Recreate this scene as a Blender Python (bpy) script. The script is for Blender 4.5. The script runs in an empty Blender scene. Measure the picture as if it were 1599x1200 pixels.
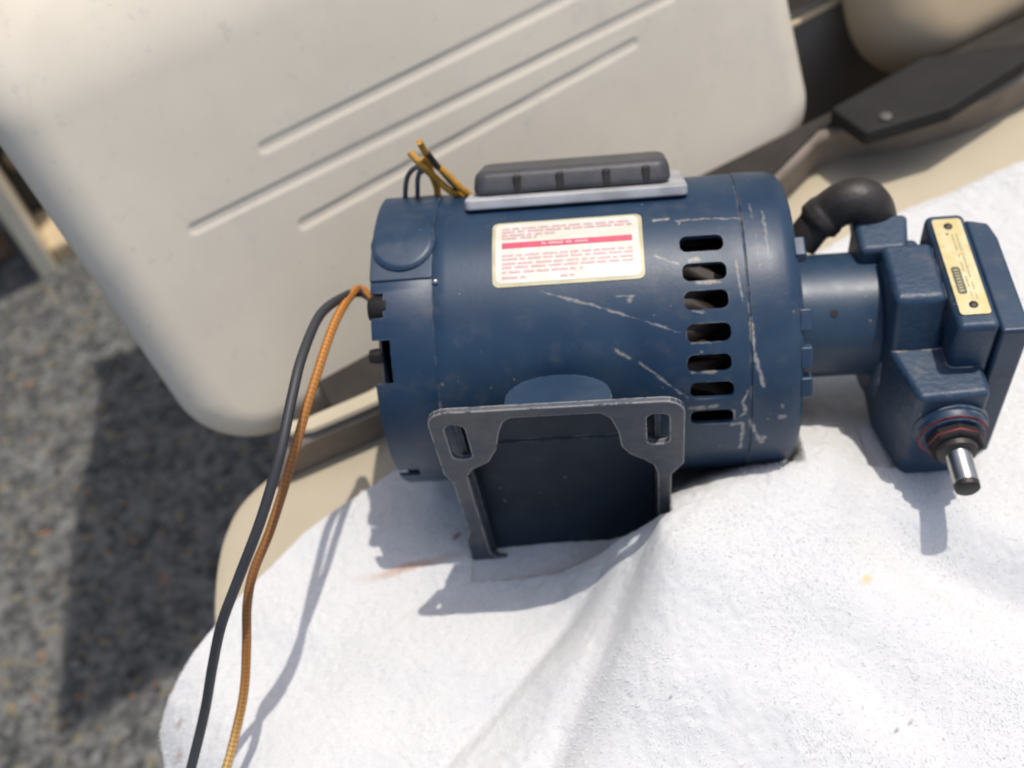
import bpy, bmesh, math, random
import numpy as np
from mathutils import Matrix, Vector
from math import sin, cos, radians as R, pi
random.seed(7); rng = np.random.default_rng(7)
S = bpy.context.scene
COL = S.collection

# ------------------------------------------------------------------ camera
F_PX, DIST = 1750.0, 0.68
PITCH, ROLL, YAW = R(50), R(14), R(20)
M = np.array([0, 0, .103])                     # middle of the motor's axis
X_, Y_, Z_ = np.eye(3)
_right = cos(YAW) * X_ - sin(YAW) * Y_
_h = sin(YAW) * X_ + cos(YAW) * Y_
FW = cos(PITCH) * _h - sin(PITCH) * Z_
_up = sin(PITCH) * _h + cos(PITCH) * Z_
CR = cos(ROLL) * _right - sin(ROLL) * _up
CU = sin(ROLL) * _right + cos(ROLL) * _up
def ray(x, y):
    v = FW + (x - 799.5) / F_PX * CR - (y - 600) / F_PX * CU
    return v / np.linalg.norm(v)
CAM = M - DIST * ray(925, 515)
cam = bpy.data.cameras.new('camera'); cam_o = bpy.data.objects.new('camera', cam); COL.objects.link(cam_o)
m = np.eye(4); m[:3, 0], m[:3, 1], m[:3, 2], m[:3, 3] = CR, CU, -FW, CAM
cam_o.matrix_world = Matrix(m.tolist())
cam.sensor_width = 36; cam.lens = 36 * F_PX / 1599; cam.clip_start = .01; cam.clip_end = 200
cam.dof.use_dof = True; cam.dof.focus_distance = .50; cam.dof.aperture_fstop = 6.6
S.camera = cam_o

# ------------------------------------------------------------------ sky, sun, exposure
SUN_EL, SUN_AZ = R(74), R(91)                  # azimuth from +Y towards +X
LS = np.array([cos(SUN_EL) * sin(SUN_AZ), cos(SUN_EL) * cos(SUN_AZ), sin(SUN_EL)])
w = bpy.data.worlds.new('World'); S.world = w; w.use_nodes = True
nt = w.node_tree; nt.nodes.clear()
sky = nt.nodes.new('ShaderNodeTexSky'); sky.sky_type = 'NISHITA'; sky.sun_disc = False
sky.dust_density = 3; sky.ozone_density = .6; sky.air_density = 1.0; sky.sun_elevation = SUN_EL; sky.sun_rotation = SUN_AZ
bg = nt.nodes.new('ShaderNodeBackground'); bg.inputs['Strength'].default_value = .15
wo = nt.nodes.new('ShaderNodeOutputWorld')
nt.links.new(sky.outputs[0], bg.inputs[0]); nt.links.new(bg.outputs[0], wo.inputs[0])
sl = bpy.data.lights.new('sun', 'SUN'); sl.energy = 2.8; sl.angle = R(.5); sl.color = (1, .95, .87)
so = bpy.data.objects.new('sun', sl); COL.objects.link(so)
so.rotation_euler = Vector(LS.tolist()).to_track_quat('Z', 'Y').to_euler()
S.view_settings.view_transform = 'Standard'; S.view_settings.look = 'None'
S.view_settings.exposure = .15; S.view_settings.gamma = 1; S.view_settings.use_curve_mapping = False

# ------------------------------------------------------------------ frames and rays
ax = .998 * CR + .057 * CU - .10 * FW; ax /= np.linalg.norm(ax)      # motor axis
fr = np.cross(Z_, ax); fr /= np.linalg.norm(fr); fr = fr if fr @ FW < 0 else -fr
nn = np.cross(ax, fr); nn = nn if nn[2] > 0 else -nn
LOC = np.array([ax, fr, nn])
def loc(P): return LOC @ (np.array(P) - M)
def wld(q): return M + np.array(q) @ LOC
def at_plane(x, y, n, c):
    d = ray(x, y); n = np.array(n, float)
    return CAM + d * ((c - CAM @ n) / (d @ n))
def at_z(x, y, z): return at_plane(x, y, (0, 0, 1), z)
def at_y(x, y, v): return at_plane(x, y, (0, 1, 0), v)
_o = loc(CAM)
def lp(x, y, k, v):                            # pixel onto a plane of the motor's frame (x along axis, f to the front, z up)
    d = LOC @ ray(x, y); return _o + d * ((v - _o[k]) / d[k])
RR = .0865
def cyl(x, y, r=RR):                           # pixel onto the motor's shell: (x, angle from the front upwards)
    d = LOC @ ray(x, y); A = d[1]**2 + d[2]**2; B = _o[1]*d[1] + _o[2]*d[2]; C = _o[1]**2 + _o[2]**2 - r*r
    t = (-B - max(B*B - A*C, 0)**.5) / A; p = _o + t * d
    return p[0], math.atan2(p[2], p[1])

# ------------------------------------------------------------------ helpers: objects
def tag(o, label=None, cat=None, kind=None, group=None):
    if label: o['label'] = label
    if cat: o['category'] = cat
    if kind: o['kind'] = kind
    if group: o['group'] = group
    return o
def mesh(name, v, f, mat, parent=None, smooth=None, bevel=0, seg=2):
    me = bpy.data.meshes.new(name); me.from_pydata([tuple(map(float, p)) for p in v], [], [tuple(map(int, q)) for q in f]); me.update()
    return finish(name, me, mat, parent, smooth, bevel, seg)
def finish(name, me, mat, parent=None, smooth=None, bevel=0, seg=2):
    bm = bmesh.new(); bm.from_mesh(me); bmesh.ops.recalc_face_normals(bm, faces=bm.faces); bm.to_mesh(me); bm.free()
    if mat: me.materials.append(mat)
    o = bpy.data.objects.new(name, me); COL.objects.link(o)
    if parent: o.parent = parent
    if bevel:
        b = o.modifiers.new('b', 'BEVEL'); b.width = bevel; b.segments = seg; b.limit_method = 'ANGLE'; b.angle_limit = R(30)
        b.harden_normals = False
    if smooth is not None:
        me.polygons.foreach_set('use_smooth', [True] * len(me.polygons))
        if smooth < 179 and not bevel:
            me.set_sharp_from_angle(angle=R(smooth))
        elif bevel:
            wn = o.modifiers.new('w', 'WEIGHTED_NORMAL'); wn.keep_sharp = False
    return o
def merge(parts):
    V, Fc = [], []
    for v, f in parts:
        n = len(V); V += list(v); Fc += [[i + n for i in q] for q in f]
    return V, Fc
def prism(poly, z0, z1, top=None):             # poly in (a, b) from z0 to z1
    n = len(poly); top = top or poly
    v = [(p[0], p[1], z0) for p in poly] + [(p[0], p[1], z1) for p in top]
    return v, [list(range(n))[::-1], list(range(n, 2*n))] + [[i, (i+1) % n, n+(i+1) % n, n+i] for i in range(n)]
def box(c0, c1): return prism([(c0[0], c0[1]), (c1[0], c0[1]), (c1[0], c1[1]), (c0[0], c1[1])], c0[2], c1[2])
def remap(vf, fn): return [fn(p) for p in vf[0]], vf[1]
def lathe(prof, n=48, a0=0, a1=2*pi):          # prof [(x, r)] around the motor axis (x, f, z)
    full = abs(a1 - a0 - 2*pi) < 1e-6
    k = n if full else n + 1; V, Fc = [], []
    for (x, r) in prof:
        for i in range(k):
            t = a0 + (a1 - a0) * i / n; V.append((x, r*cos(t), r*sin(t)))
    for j in range(len(prof) - 1):
        for i in range(n):
            i2 = (i + 1) % k; Fc.append([j*k+i, j*k+i2, (j+1)*k+i2, (j+1)*k+i])
    return V, Fc
def disc_caps(prof, n=48):
    V, Fc = lathe(prof, n); k = len(prof)
    Fc.append(list(range(n))[::-1]); Fc.append([(k-1)*n + i for i in range(n)]); return V, Fc
def catmull(P, n=8):
    P = [np.array(p, float) for p in P]; P = [2*P[0]-P[1]] + P + [2*P[-1]-P[-2]]; out = []
    for i in range(1, len(P) - 2):
        for k in range(n):
            t = k / n; a, b, c, d = P[i-1:i+3]
            out.append(.5*((2*b) + (c-a)*t + (2*a-5*b+4*c-d)*t*t + (3*b-a-3*c+d)*t**3))
    out.append(P[-2]); return out
def tube(path, r, n=10, cap=True):
    path = [np.array(p, float) for p in path]; V, Fc = [], []; up = np.array([.31, .17, .94]); N = len(path)
    for i, p in enumerate(path):
        t = path[min(i+1, N-1)] - path[max(i-1, 0)]; t /= np.linalg.norm(t)
        s = np.cross(t, up); s /= np.linalg.norm(s); up = np.cross(s, t)
        rr = r[i] if hasattr(r, '__len__') else r
        V += [p + rr*(cos(2*pi*k/n)*s + sin(2*pi*k/n)*up) for k in range(n)]
    for i in range(N-1):
        Fc += [[i*n+k, i*n+(k+1) % n, (i+1)*n+(k+1) % n, (i+1)*n+k] for k in range(n)]
    if cap: Fc += [list(range(n))[::-1], [(N-1)*n+k for k in range(n)]]
    return V, Fc
def rounded(x0, y0, x1, y1, r, n=6):
    rs = r if hasattr(r, '__len__') else (r, r, r, r); out = []
    for (cx, cy, a, q) in ((x1, y1, 0, rs[0]), (x0, y1, 90, rs[1]), (x0, y0, 180, rs[2]), (x1, y0, 270, rs[3])):
        ccx = cx - q if cx == x1 else cx + q; ccy = cy - q if cy == y1 else cy + q
        out += [(ccx + q*cos(R(a+90*i/n)), ccy + q*sin(R(a+90*i/n))) for i in range(n+1)]
    return out
def difference(o, cutters):
    """cut closed shapes out of o once and for all; the cutters do not stay in the scene"""
    v, f = merge(cutters)
    c = mesh('cutter', v, f, None, o.parent)
    bpy.context.view_layer.update()
    md = o.modifiers.new('d', 'BOOLEAN'); md.operation = 'DIFFERENCE'; md.solver = 'EXACT'; md.use_self = True; md.object = c
    dg = bpy.context.evaluated_depsgraph_get(); dg.update()
    me = bpy.data.meshes.new_from_object(o.evaluated_get(dg)); o.modifiers.remove(md); o.data = me
    cm = c.data; bpy.data.objects.remove(c); bpy.data.meshes.remove(cm); return o

# ------------------------------------------------------------------ helpers: materials
class N:
    def __init__(s, name):
        s.m = bpy.data.materials.new(name); s.m.use_nodes = True; s.t = s.m.node_tree; s.b = s.t.nodes['Principled BSDF']
        s.o = s.t.nodes['Material Output']
    def n(s, typ, **k):
        x = s.t.nodes.new('ShaderNode' + typ)
        for a, v in k.items(): setattr(x, a, v)
        return x
    def l(s, a, b): s.t.links.new(a, b); return b
    def put(s, sock, v):
        if hasattr(v, 'node'): s.l(v, sock)
        else: sock.default_value = v
    def math(s, op, a, b=0, c=0, clamp=False):
        x = s.n('Math', operation=op, use_clamp=clamp)
        for i, v in enumerate((a, b, c)): s.put(x.inputs[i], v)
        return x.outputs[0]
    def coord(s, what='Object'): 
        if not hasattr(s, '_tc'): s._tc = s.n('TexCoord')
        return s._tc.outputs[what]
    def noise(s, scale, detail=3, rough=.55, vec=None, stretch=None, dist=0):
        x = s.n('TexNoise'); x.inputs['Scale'].default_value = scale; x.inputs['Detail'].default_value = detail
        x.inputs['Roughness'].default_value = rough; x.inputs['Distortion'].default_value = dist
        v = vec or s.coord()
        if stretch:
            mp = s.n('Mapping'); mp.inputs['Scale'].default_value = stretch; s.l(v, mp.inputs[0]); v = mp.outputs[0]
        s.l(v, x.inputs['Vector']); return x.outputs[0]
    def ramp(s, f, lo, hi, a=0., b=1.):
        x = s.n('MapRange'); x.interpolation_type = 'SMOOTHSTEP'
        s.put(x.inputs[0], f)
        for i, v in zip((1, 2, 3, 4), (lo, hi, a, b)): x.inputs[i].default_value = v
        return x.outputs[0]
    def mix(s, f, a, b):
        x = s.n('Mix', data_type='RGBA'); s.put(x.inputs[0], f)
        for i, v in ((6, a), (7, b)):
            s.put(x.inputs[i], (*v, 1) if isinstance(v, tuple) and len(v) == 3 else v)
        return x.outputs[2]
    def bump(s, h, strength=.3, dist=.001):
        x = s.n('Bump'); x.inputs['Strength'].default_value = strength; x.inputs['Distance'].default_value = dist
        s.l(h, x.inputs['Height']); s.l(x.outputs[0], s.b.inputs['Normal']); return x
    def edge(s, r=.0011, lo=.012, hi=.10):      # worn edges: where a rounded normal leaves the true one
        bv = s.n('Bevel', samples=4); bv.inputs['Radius'].default_value = r
        g = s.n('NewGeometry'); d = s.n('VectorMath', operation='DOT_PRODUCT')
        s.l(bv.outputs[0], d.inputs[0]); s.l(g.outputs['Normal'], d.inputs[1])
        return s.ramp(s.math('SUBTRACT', 1, d.outputs['Value']), lo, hi)
    def out(s, col, rough=.5, metal=0., spec=.5):
        s.put(s.b.inputs['Base Color'], (*col, 1) if isinstance(col, tuple) else col)
        s.put(s.b.inputs['Roughness'], rough); s.put(s.b.inputs['Metallic'], metal)
        s.put(s.b.inputs['Specular IOR Level'], spec); return s.m

NAVY, NAVY2 = (.0088, .030, .068), (.0140, .040, .079)
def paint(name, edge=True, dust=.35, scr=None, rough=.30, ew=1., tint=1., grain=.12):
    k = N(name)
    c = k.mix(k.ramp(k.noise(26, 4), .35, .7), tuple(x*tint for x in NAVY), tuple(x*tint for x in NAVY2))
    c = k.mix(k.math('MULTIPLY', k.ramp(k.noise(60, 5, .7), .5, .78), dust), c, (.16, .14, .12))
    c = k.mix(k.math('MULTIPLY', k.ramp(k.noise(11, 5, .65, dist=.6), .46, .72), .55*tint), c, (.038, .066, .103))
    c = k.mix(k.math('MULTIPLY', k.ramp(k.noise(34, 6, .75, stretch=(.5, 1, 1)), .56, .74), .5), c, (.020, .022, .026))
    chip = k.ramp(k.noise(230, 2, .5), .745, .765); c = k.mix(k.math('MULTIPLY', chip, .6), c, (.24, .20, .16))
    ro = k.math('ADD', rough, k.math('MULTIPLY', k.noise(45, 4), .26))
    wear = None
    if edge:
        e = k.edge(); wear = k.math('MULTIPLY', k.math('MULTIPLY', e, ew), k.ramp(k.noise(110, 4, .75), .44, .64))
    if scr:
        uv = k.n('UVMap').outputs[0]
        wob = k.n('VectorMath', operation='MULTIPLY_ADD')
        nz = k.n('TexNoise'); nz.inputs['Scale'].default_value = 260; k.l(uv, nz.inputs['Vector'])
        k.l(nz.outputs[1], wob.inputs[0]); wob.inputs[1].default_value = (.0022, .0022, 0); 
        k.l(uv, wob.inputs[2]); p = wob.outputs[0]
        off = .0011
        nw = k.n('TexNoise'); nw.inputs['Scale'].default_value = 150; k.l(uv, nw.inputs['Vector']); wn = k.math('MULTIPLY', k.math('SUBTRACT', nw.outputs[0], .5), .0032)
        for (A, B, wd, st) in scr:
            A = np.array(A) + off; B = np.array(B) + off; d = B - A; L = max(np.linalg.norm(d), 1e-5); u = d / L
            sub = k.n('VectorMath', operation='SUBTRACT'); k.l(p, sub.inputs[0]); sub.inputs[1].default_value = (A[0], A[1], 0)
            du = k.n('VectorMath', operation='DOT_PRODUCT'); k.l(sub.outputs[0], du.inputs[0]); du.inputs[1].default_value = (u[0], u[1], 0)
            dv = k.n('VectorMath', operation='DOT_PRODUCT'); k.l(sub.outputs[0], dv.inputs[0]); dv.inputs[1].default_value = (-u[1], u[0], 0)
            across = k.ramp(k.math('SUBTRACT', k.math('ABSOLUTE', dv.outputs['Value']), wn), wd*.1, wd*1.1, st, 0)
            along = k.ramp(k.math('ABSOLUTE', k.math('SUBTRACT', du.outputs['Value'], L/2)), L/2-.001, L/2+.001, 1, 0)
            q = k.math('MULTIPLY', across, along)
            wear = q if wear is None else k.math('MAXIMUM', wear, q)
        if wear is not None:
            wear = k.math('MULTIPLY', wear, k.ramp(k.noise(420, 3, .7), .25, .55))
    if wear is not None:
        c = k.mix(wear, c, k.mix(k.ramp(k.noise(75, 3), .35, .65), (.40, .33, .25), (.36, .36, .35))); ro = k.math('ADD', ro, k.math('MULTIPLY', wear, .1))
    k.bump(k.noise(420 if grain < .2 else 260, 4, .65), grain, .0006 if grain < .2 else .0011)
    return k.out(c, ro, 0, .5)

def plain(name, col, rough=.5, metal=0., var=.25, scale=40, bump=0, spec=.5):
    k = N(name); c2 = tuple(x * (1 - var) for x in col)
    c = k.mix(k.ramp(k.noise(scale, 4), .3, .7), col, c2)
    if bump: k.bump(k.noise(scale*6, 4), bump, .001)
    return k.out(c, rough, metal, spec)

# beige vinyl, weathered: grime specks, soft staining, fine grain
def vinyl(name, col, speck=1.):
    k = N(name)
    c = k.mix(k.ramp(k.noise(7, 4, .6), .35, .7), col, tuple(x*.9 for x in col))
    c = k.mix(k.math('MULTIPLY', k.ramp(k.noise(22, 5, .7), .55, .75), .25*speck), c, (.42, .40, .39))
    c = k.mix(k.math('MULTIPLY', k.ramp(k.noise(130, 3, .6), .60, .76), .22*speck), c, (.32, .31, .33))
    k.bump(k.noise(900, 3, .6), .10, .0006)
    return k.out(c, .58, 0, .35)
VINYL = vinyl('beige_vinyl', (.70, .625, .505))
VINYL3 = vinyl('warm_shade_vinyl', (.58, .44, .28), .6)  # same vinyl, with warm bounced shade put into its colour
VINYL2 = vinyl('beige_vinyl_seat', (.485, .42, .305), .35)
BLACKP = plain('black_plastic', (.018, .017, .016), .7, bump=.15, spec=.25)
GREYP = plain('grey_plastic', (.085, .078, .07), .6, bump=.1)
RUBBER = plain('dark_rubber', (.035, .036, .040), .55)
IRON = plain('black_iron', (.034, .028, .024), .50, 0, .5, 60, .35)
CAPBLK = plain('black_moulding', (.06, .06, .066), .5, 0, .35, 60, .15)
STEEL = plain('bare_steel', (.55, .53, .49), .28, 1., .3, 90)
GASKET = plain('pale_flange', (.42, .42, .43), .5, 0, .3, 80, .1)
DARKIN = plain('dark_inside', (.018, .017, .017), .7, 0, .6, 40)
COPPER = plain('winding', (.028, .014, .009), .6, 0, .6, 60)
REDSEAL = plain('red_sealant', (.20, .03, .032), .6, 0, .8, 120, .3)

# ------------------------------------------------------------------ ground and house wall behind
GZ = -.70
k = N('aggregate_paving')
v1 = k.n('TexVoronoi'); v1.inputs['Scale'].default_value = 95; k.l(k.coord(), v1.inputs['Vector'])
v2 = k.n('TexVoronoi'); v2.inputs['Scale'].default_value = 38; k.l(k.coord(), v2.inputs['Vector'])
sep = k.n('SeparateColor'); k.l(v1.outputs['Color'], sep.inputs[0])
sep2 = k.n('SeparateColor'); k.l(v2.outputs['Color'], sep2.inputs[0])
c = k.mix(sep.outputs[0], (.055, .058, .057), (.215, .213, .20))
c = k.mix(k.ramp(sep.outputs[1], .93, .95), c, (.22, .185, .12))
c = k.mix(k.math('MULTIPLY', k.ramp(k.noise(20, 6, .75), .46, .62), .78), c, (.040, .042, .044))
c = k.mix(k.math('MULTIPLY', k.ramp(k.noise(3.5, 3, .6), .5, .7), .35), c, (.09, .09, .09))
k.bump(k.math('MULTIPLY', v1.outputs['Distance'], -1), .6, .006)
GROUND = k.out(c, .85, 0, .25)
g = mesh('ground', [(-30, -30, GZ), (30, -30, GZ), (30, 30, GZ), (-30, 30, GZ)], [(0, 1, 2, 3)], GROUND); tag(g, kind='structure')

# loose stones pressed into the surface
def ico():
    bm = bmesh.new(); bmesh.ops.create_icosphere(bm, subdivisions=1, radius=1); v = np.array([p.co[:] for p in bm.verts]); f = np.array([[q.index for q in p.verts] for p in bm.faces]); bm.free(); return v, f
iv, if_ = ico(); NS = 7000
px = rng.uniform(-1.1, .1, NS); py = rng.uniform(.1, 1.46, NS); sz = rng.gamma(3, .0009, NS) + .0012
sc = sz[:, None] * np.stack([rng.uniform(.8, 1.4, NS), rng.uniform(.8, 1.4, NS), rng.uniform(.35, .7, NS)], 1)
V = (iv[None] * sc[:, None] + np.stack([px, py, np.full(NS, GZ)], 1)[:, None]).reshape(-1, 3)
Fc = (if_[None] + (np.arange(NS) * len(iv))[:, None, None]).reshape(-1, 3)
k = N('loose_stone'); g1 = k.n('NewGeometry').outputs['Random Per Island']
c = k.mix(k.ramp(g1, 0, .45), (.04, .04, .04), (.18, .18, .168)); c = k.mix(k.ramp(g1, .88, .90), c, (.25, .20, .12)); c = k.mix(k.ramp(g1, .97, .975), c, (.32, .16, .09))
o = mesh('gravel', V, Fc, k.out(c, .8, 0, .3), None, 180)
tag(o, 'small grey and tan stones set in the grey paving', 'gravel', 'stuff')

# house wall with a door, behind
WY = 1.47
BRICK = None
k = N('brick_red'); oi = k.n('ObjectInfo').outputs['Random']
c = k.mix(oi, (.17, .065, .05), (.25, .11, .075)); c = k.mix(k.ramp(k.noise(30, 4), .45, .7), c, (.22, .16, .10))
k.bump(k.noise(180, 4), .5, .003); BRICKM = k.out(c, .85, 0, .2)
MORT = plain('mortar', (.34, .31, .26), .9, 0, .3, 60, .4)
PALE = plain('pale_painted_wood', (.90, .78, .58), .5, 0, .12, 12)
TAN = plain('tan_sill', (.66, .52, .33), .6, 0, .25, 14, .1)
DOORM = plain('dark_door', (.028, .030, .033), .55, 0, .3, 8)
wall = bpy.data.objects.new('brick_wall', None); COL.objects.link(wall); wall.location = (-1.2, WY + .08, GZ)
tag(wall, 'red brick house wall beside the dark door', 'wall')
def wl(p): return (p[0] + 1.2, p[1] - WY - .08, p[2] - GZ)
bk = merge([remap(box((-2.2, WY+.012, GZ-.02), (-.412, WY+.2, GZ+2.4)), wl), remap(box((.62, WY+.012, GZ-.02), (2.6, WY+.2, GZ+2.4)), wl), remap(box((-.412, WY+.012, GZ+2.02), (.62, WY+.2, GZ+2.4)), wl)])
mesh('mortar', *bk, MORT, wall)
bm0 = None
for row in range(24):
    for colm in range(7):
        x1 = -.418 - colm * .213 - (.1 if row % 2 else 0); x0 = x1 - .203
        if colm == 0 and row % 2:
            hb = mesh('brick', *remap(box((-.512, WY + rng.uniform(-.003, .003), GZ+.004+row*.073), (-.418, WY+.03, GZ+.067+row*.073)), wl), BRICKM, wall, None, .003, 1)
        b = mesh('brick', *remap(box((x0, WY + rng.uniform(-.003, .003), GZ+.004+row*.073), (x1, WY+.03, GZ+.067+row*.073)), wl), BRICKM, wall, None, .003, 1)
door = bpy.data.objects.new('door', None); COL.objects.link(door); door.location = (.1, WY, GZ)
tag(door, 'dark door in a pale frame with a tan sill in the brick wall', 'door')
def dl(p): return (p[0] - .1, p[1] - WY, p[2] - GZ)
JY = WY - .10
jo = at_y(50, 412, JY)[0]; ji = at_y(26, 372, JY)[0]; jo2 = at_y(38, 372, JY)[0]
mesh('jamb', *remap(box((jo, JY, GZ), (jo+.032, WY+.10, GZ+2.0)), dl), PALE, door, None, .004)
mesh('jamb', *remap(box((.56, JY, GZ), (.60, WY+.10, GZ+2.0)), dl), PALE, door, None, .004)
mesh('threshold', *remap(box((jo+.033, JY+.03, GZ-.01), (.559, WY+.10, GZ+.035)), dl), TAN, door, None, .008)
pan = mesh('door_panel', *remap(box((jo+.034, WY+.045, GZ+.038), (.558, WY+.085, GZ+1.99)), dl), DOORM, door, None, .003)
kp = at_y(28, 240, WY+.03)
mesh('door_knob', *remap(disc_caps([(-.03, .012), (-.02, .022), (-.005, .026), (.012, .02), (.02, .01)], 20), lambda p: dl((kp[0]+p[1], WY+.028+p[0], kp[2]+p[2]))), plain('dull_brass', (.30, .26, .18), .5, .7), door, 60)

# ------------------------------------------------------------------ unseen panel added above the frame, outlined to cast the shadow on the paving
caster = bpy.data.objects.new('shadow_caster', None); COL.objects.link(caster); caster.location = (.9, .85, GZ)
tag(caster, 'unseen flat panel on posts, added to shade the paving behind the bench', 'shadow_caster')
HT = 1.0
def cp(x, y): return at_z(x, y, GZ) + LS * ((HT - GZ) / LS[2])
P = [cp(95, 1150), cp(120, 850), cp(163, 600), cp(152, 565), cp(245, 530)]
P = [(p[0], p[1]) for p in P]; dx = P[4][1] - P[3][1]
poly = [(1.9, P[0][1]-.03)] + [P[0], P[1], P[2], P[3]] + [P[4], (1.9, P[4][1])]
mesh('caster_panel', *remap(prism(poly, HT, HT+.03), lambda p: (p[0]-.9, p[1]-.85, p[2]-GZ)), plain('caster_white', (.6, .6, .6), .7), caster)
for (qx, qy) in ((.75, .98), (1.7, .98), (1.7, .55)):
    mesh('caster_post', *remap(tube([(qx, qy, GZ), (qx, qy, HT-.001)], .018, 12), lambda p: (p[0]-.9, p[1]-.85, p[2]-GZ)), GREYP, caster, 40)

# ------------------------------------------------------------------ bench: seat, two backrests, hardware
bench = bpy.data.objects.new('bench_seat', None); COL.objects.link(bench); bench.location = (.2, 0, GZ)
tag(bench, 'beige vinyl bench with padded backrests behind the motor', 'bench')
def bl(p): return (p[0]-.2, p[1], p[2]-GZ)
# seat cushion: outline with rounded corners, puffy edge
_yb = [at_z(x, y, 0) for x, y in ((360, 792), (415, 768), (470, 745), (608, 686), (1290, 255), (1360, 249), (1450, 231), (1530, 205), (1599, 170))]
_ym = _yb[3][1]
YBX = [-.3] + [p[0] for p in _yb[:4]] + [.2] + [p[0] for p in _yb[4:]] + [.8]; YBY = [_yb[0][1]] + [p[1] for p in _yb[:4]] + [_ym] + [p[1] for p in _yb[4:]] + [_yb[-1][1]-.01]
def yback(x):
    return np.interp(x, YBX, YBY)
outl = catmull([(x, y, 0) for x, y in ((-.150, .118), (-.185, .119), (-.214, .116), (-.238, .107), (-.255, .092), (-.268, .074), (-.281, .048), (-.290, .021), (-.297, -.03), (-.302, -.1), (-.304, -.2), (-.304, -.3))], 4)
outl = [(p[0], p[1]) for p in outl]
for i in range(9):
    a = R(180 + 90*i/8); outl.append((-.244 + .06*cos(a), -.36 + .06*sin(a)))
outl += [(0, -.42), (.3, -.42), (.8, -.42), (.8, .05)]
outl += [(x, yback(x)+.03) for x in np.linspace(.7, -.12, 26)]
def inset_loop(pl, d):
    pl = np.array(pl); c = []
    n = len(pl)
    for i in range(n):
        t = pl[(i+1) % n] - pl[i-1]; t = t / (np.linalg.norm(t) + 1e-9); nrm = np.array([-t[1], t[0]])
        c.append(pl[i] + nrm * d)
    return c
lev = [(-.10, .012), (-.09, .002), (-.05, -.001), (-.022, .0), (-.010, .0025), (-.003, .006), (0.0, .014)]
V, Fc = [], []; n = len(outl)
for (z, d) in lev: V += [(*p, z) for p in inset_loop(outl, d)]
for j in range(len(lev)-1): Fc += [[j*n+i, j*n+(i+1) % n, (j+1)*n+(i+1) % n, (j+1)*n+i] for i in range(n)]
Fc += [[(len(lev)-1)*n+i for i in range(n)]]
# top sheet needs inner points only as one polygon: it is flat
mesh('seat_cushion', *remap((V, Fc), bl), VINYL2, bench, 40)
# upright ledge whose dark colour stands in for the backrest's shadow on the seat
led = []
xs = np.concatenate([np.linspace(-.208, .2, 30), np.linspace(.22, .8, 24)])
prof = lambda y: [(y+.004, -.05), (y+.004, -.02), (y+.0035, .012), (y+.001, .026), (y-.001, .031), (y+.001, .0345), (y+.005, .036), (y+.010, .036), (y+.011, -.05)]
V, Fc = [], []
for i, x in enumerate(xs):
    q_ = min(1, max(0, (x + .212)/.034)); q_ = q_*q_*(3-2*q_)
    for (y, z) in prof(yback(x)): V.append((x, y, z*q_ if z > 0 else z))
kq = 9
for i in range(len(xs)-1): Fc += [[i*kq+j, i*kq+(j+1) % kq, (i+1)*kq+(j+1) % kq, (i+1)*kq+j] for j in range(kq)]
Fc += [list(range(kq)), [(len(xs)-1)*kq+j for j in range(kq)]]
SHADEBAND = plain('brown_shadow_band', (.23, .185, .145), .7, 0, .3, 30, .2)
mesh('shadow_band_riser', *remap((V, Fc), bl), SHADEBAND, bench, 50)
SHADEGAP = plain('black_brown_shade', (.036, .030, .026), .75, 0, .35, 30, .2, .25)  # near-black colour stands in for shade under and between the backrests
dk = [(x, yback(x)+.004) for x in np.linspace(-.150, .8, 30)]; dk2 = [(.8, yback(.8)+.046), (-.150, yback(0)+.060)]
mesh('shade_deck', *remap(prism(dk+dk2, .0352, .0385), bl), SHADEGAP, bench, None, .001)
st_ = []
for i, x in enumerate(np.linspace(-.184, .10, 20)):
    e = min(1, (x+.184)/.012 + .25); y0 = yback(x) + .0005 + .006*(1-e)
    st_ += [(x, y0-.001, .0386), (x, y0, .0412), (x, y0+.011, .0412), (x, y0+.012, .0386)]
V = st_; Fc = [[i*4+j, i*4+(j+1) % 4, (i+1)*4+(j+1) % 4, (i+1)*4+j] for i in range(19) for j in range(4)] + [[0, 1, 2, 3], [76, 77, 78, 79]]
mesh('sun_strip', *remap((V, Fc), bl), VINYL2, bench, 40)  # pale bar stands in for sunlight reaching the seat under the backrest
# body of the bench under the cushion
mesh('pedestal', *remap(box((-.235, -.36, GZ), (.78, .12, -.101)), bl), GREYP, bench, None, .02)

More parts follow.
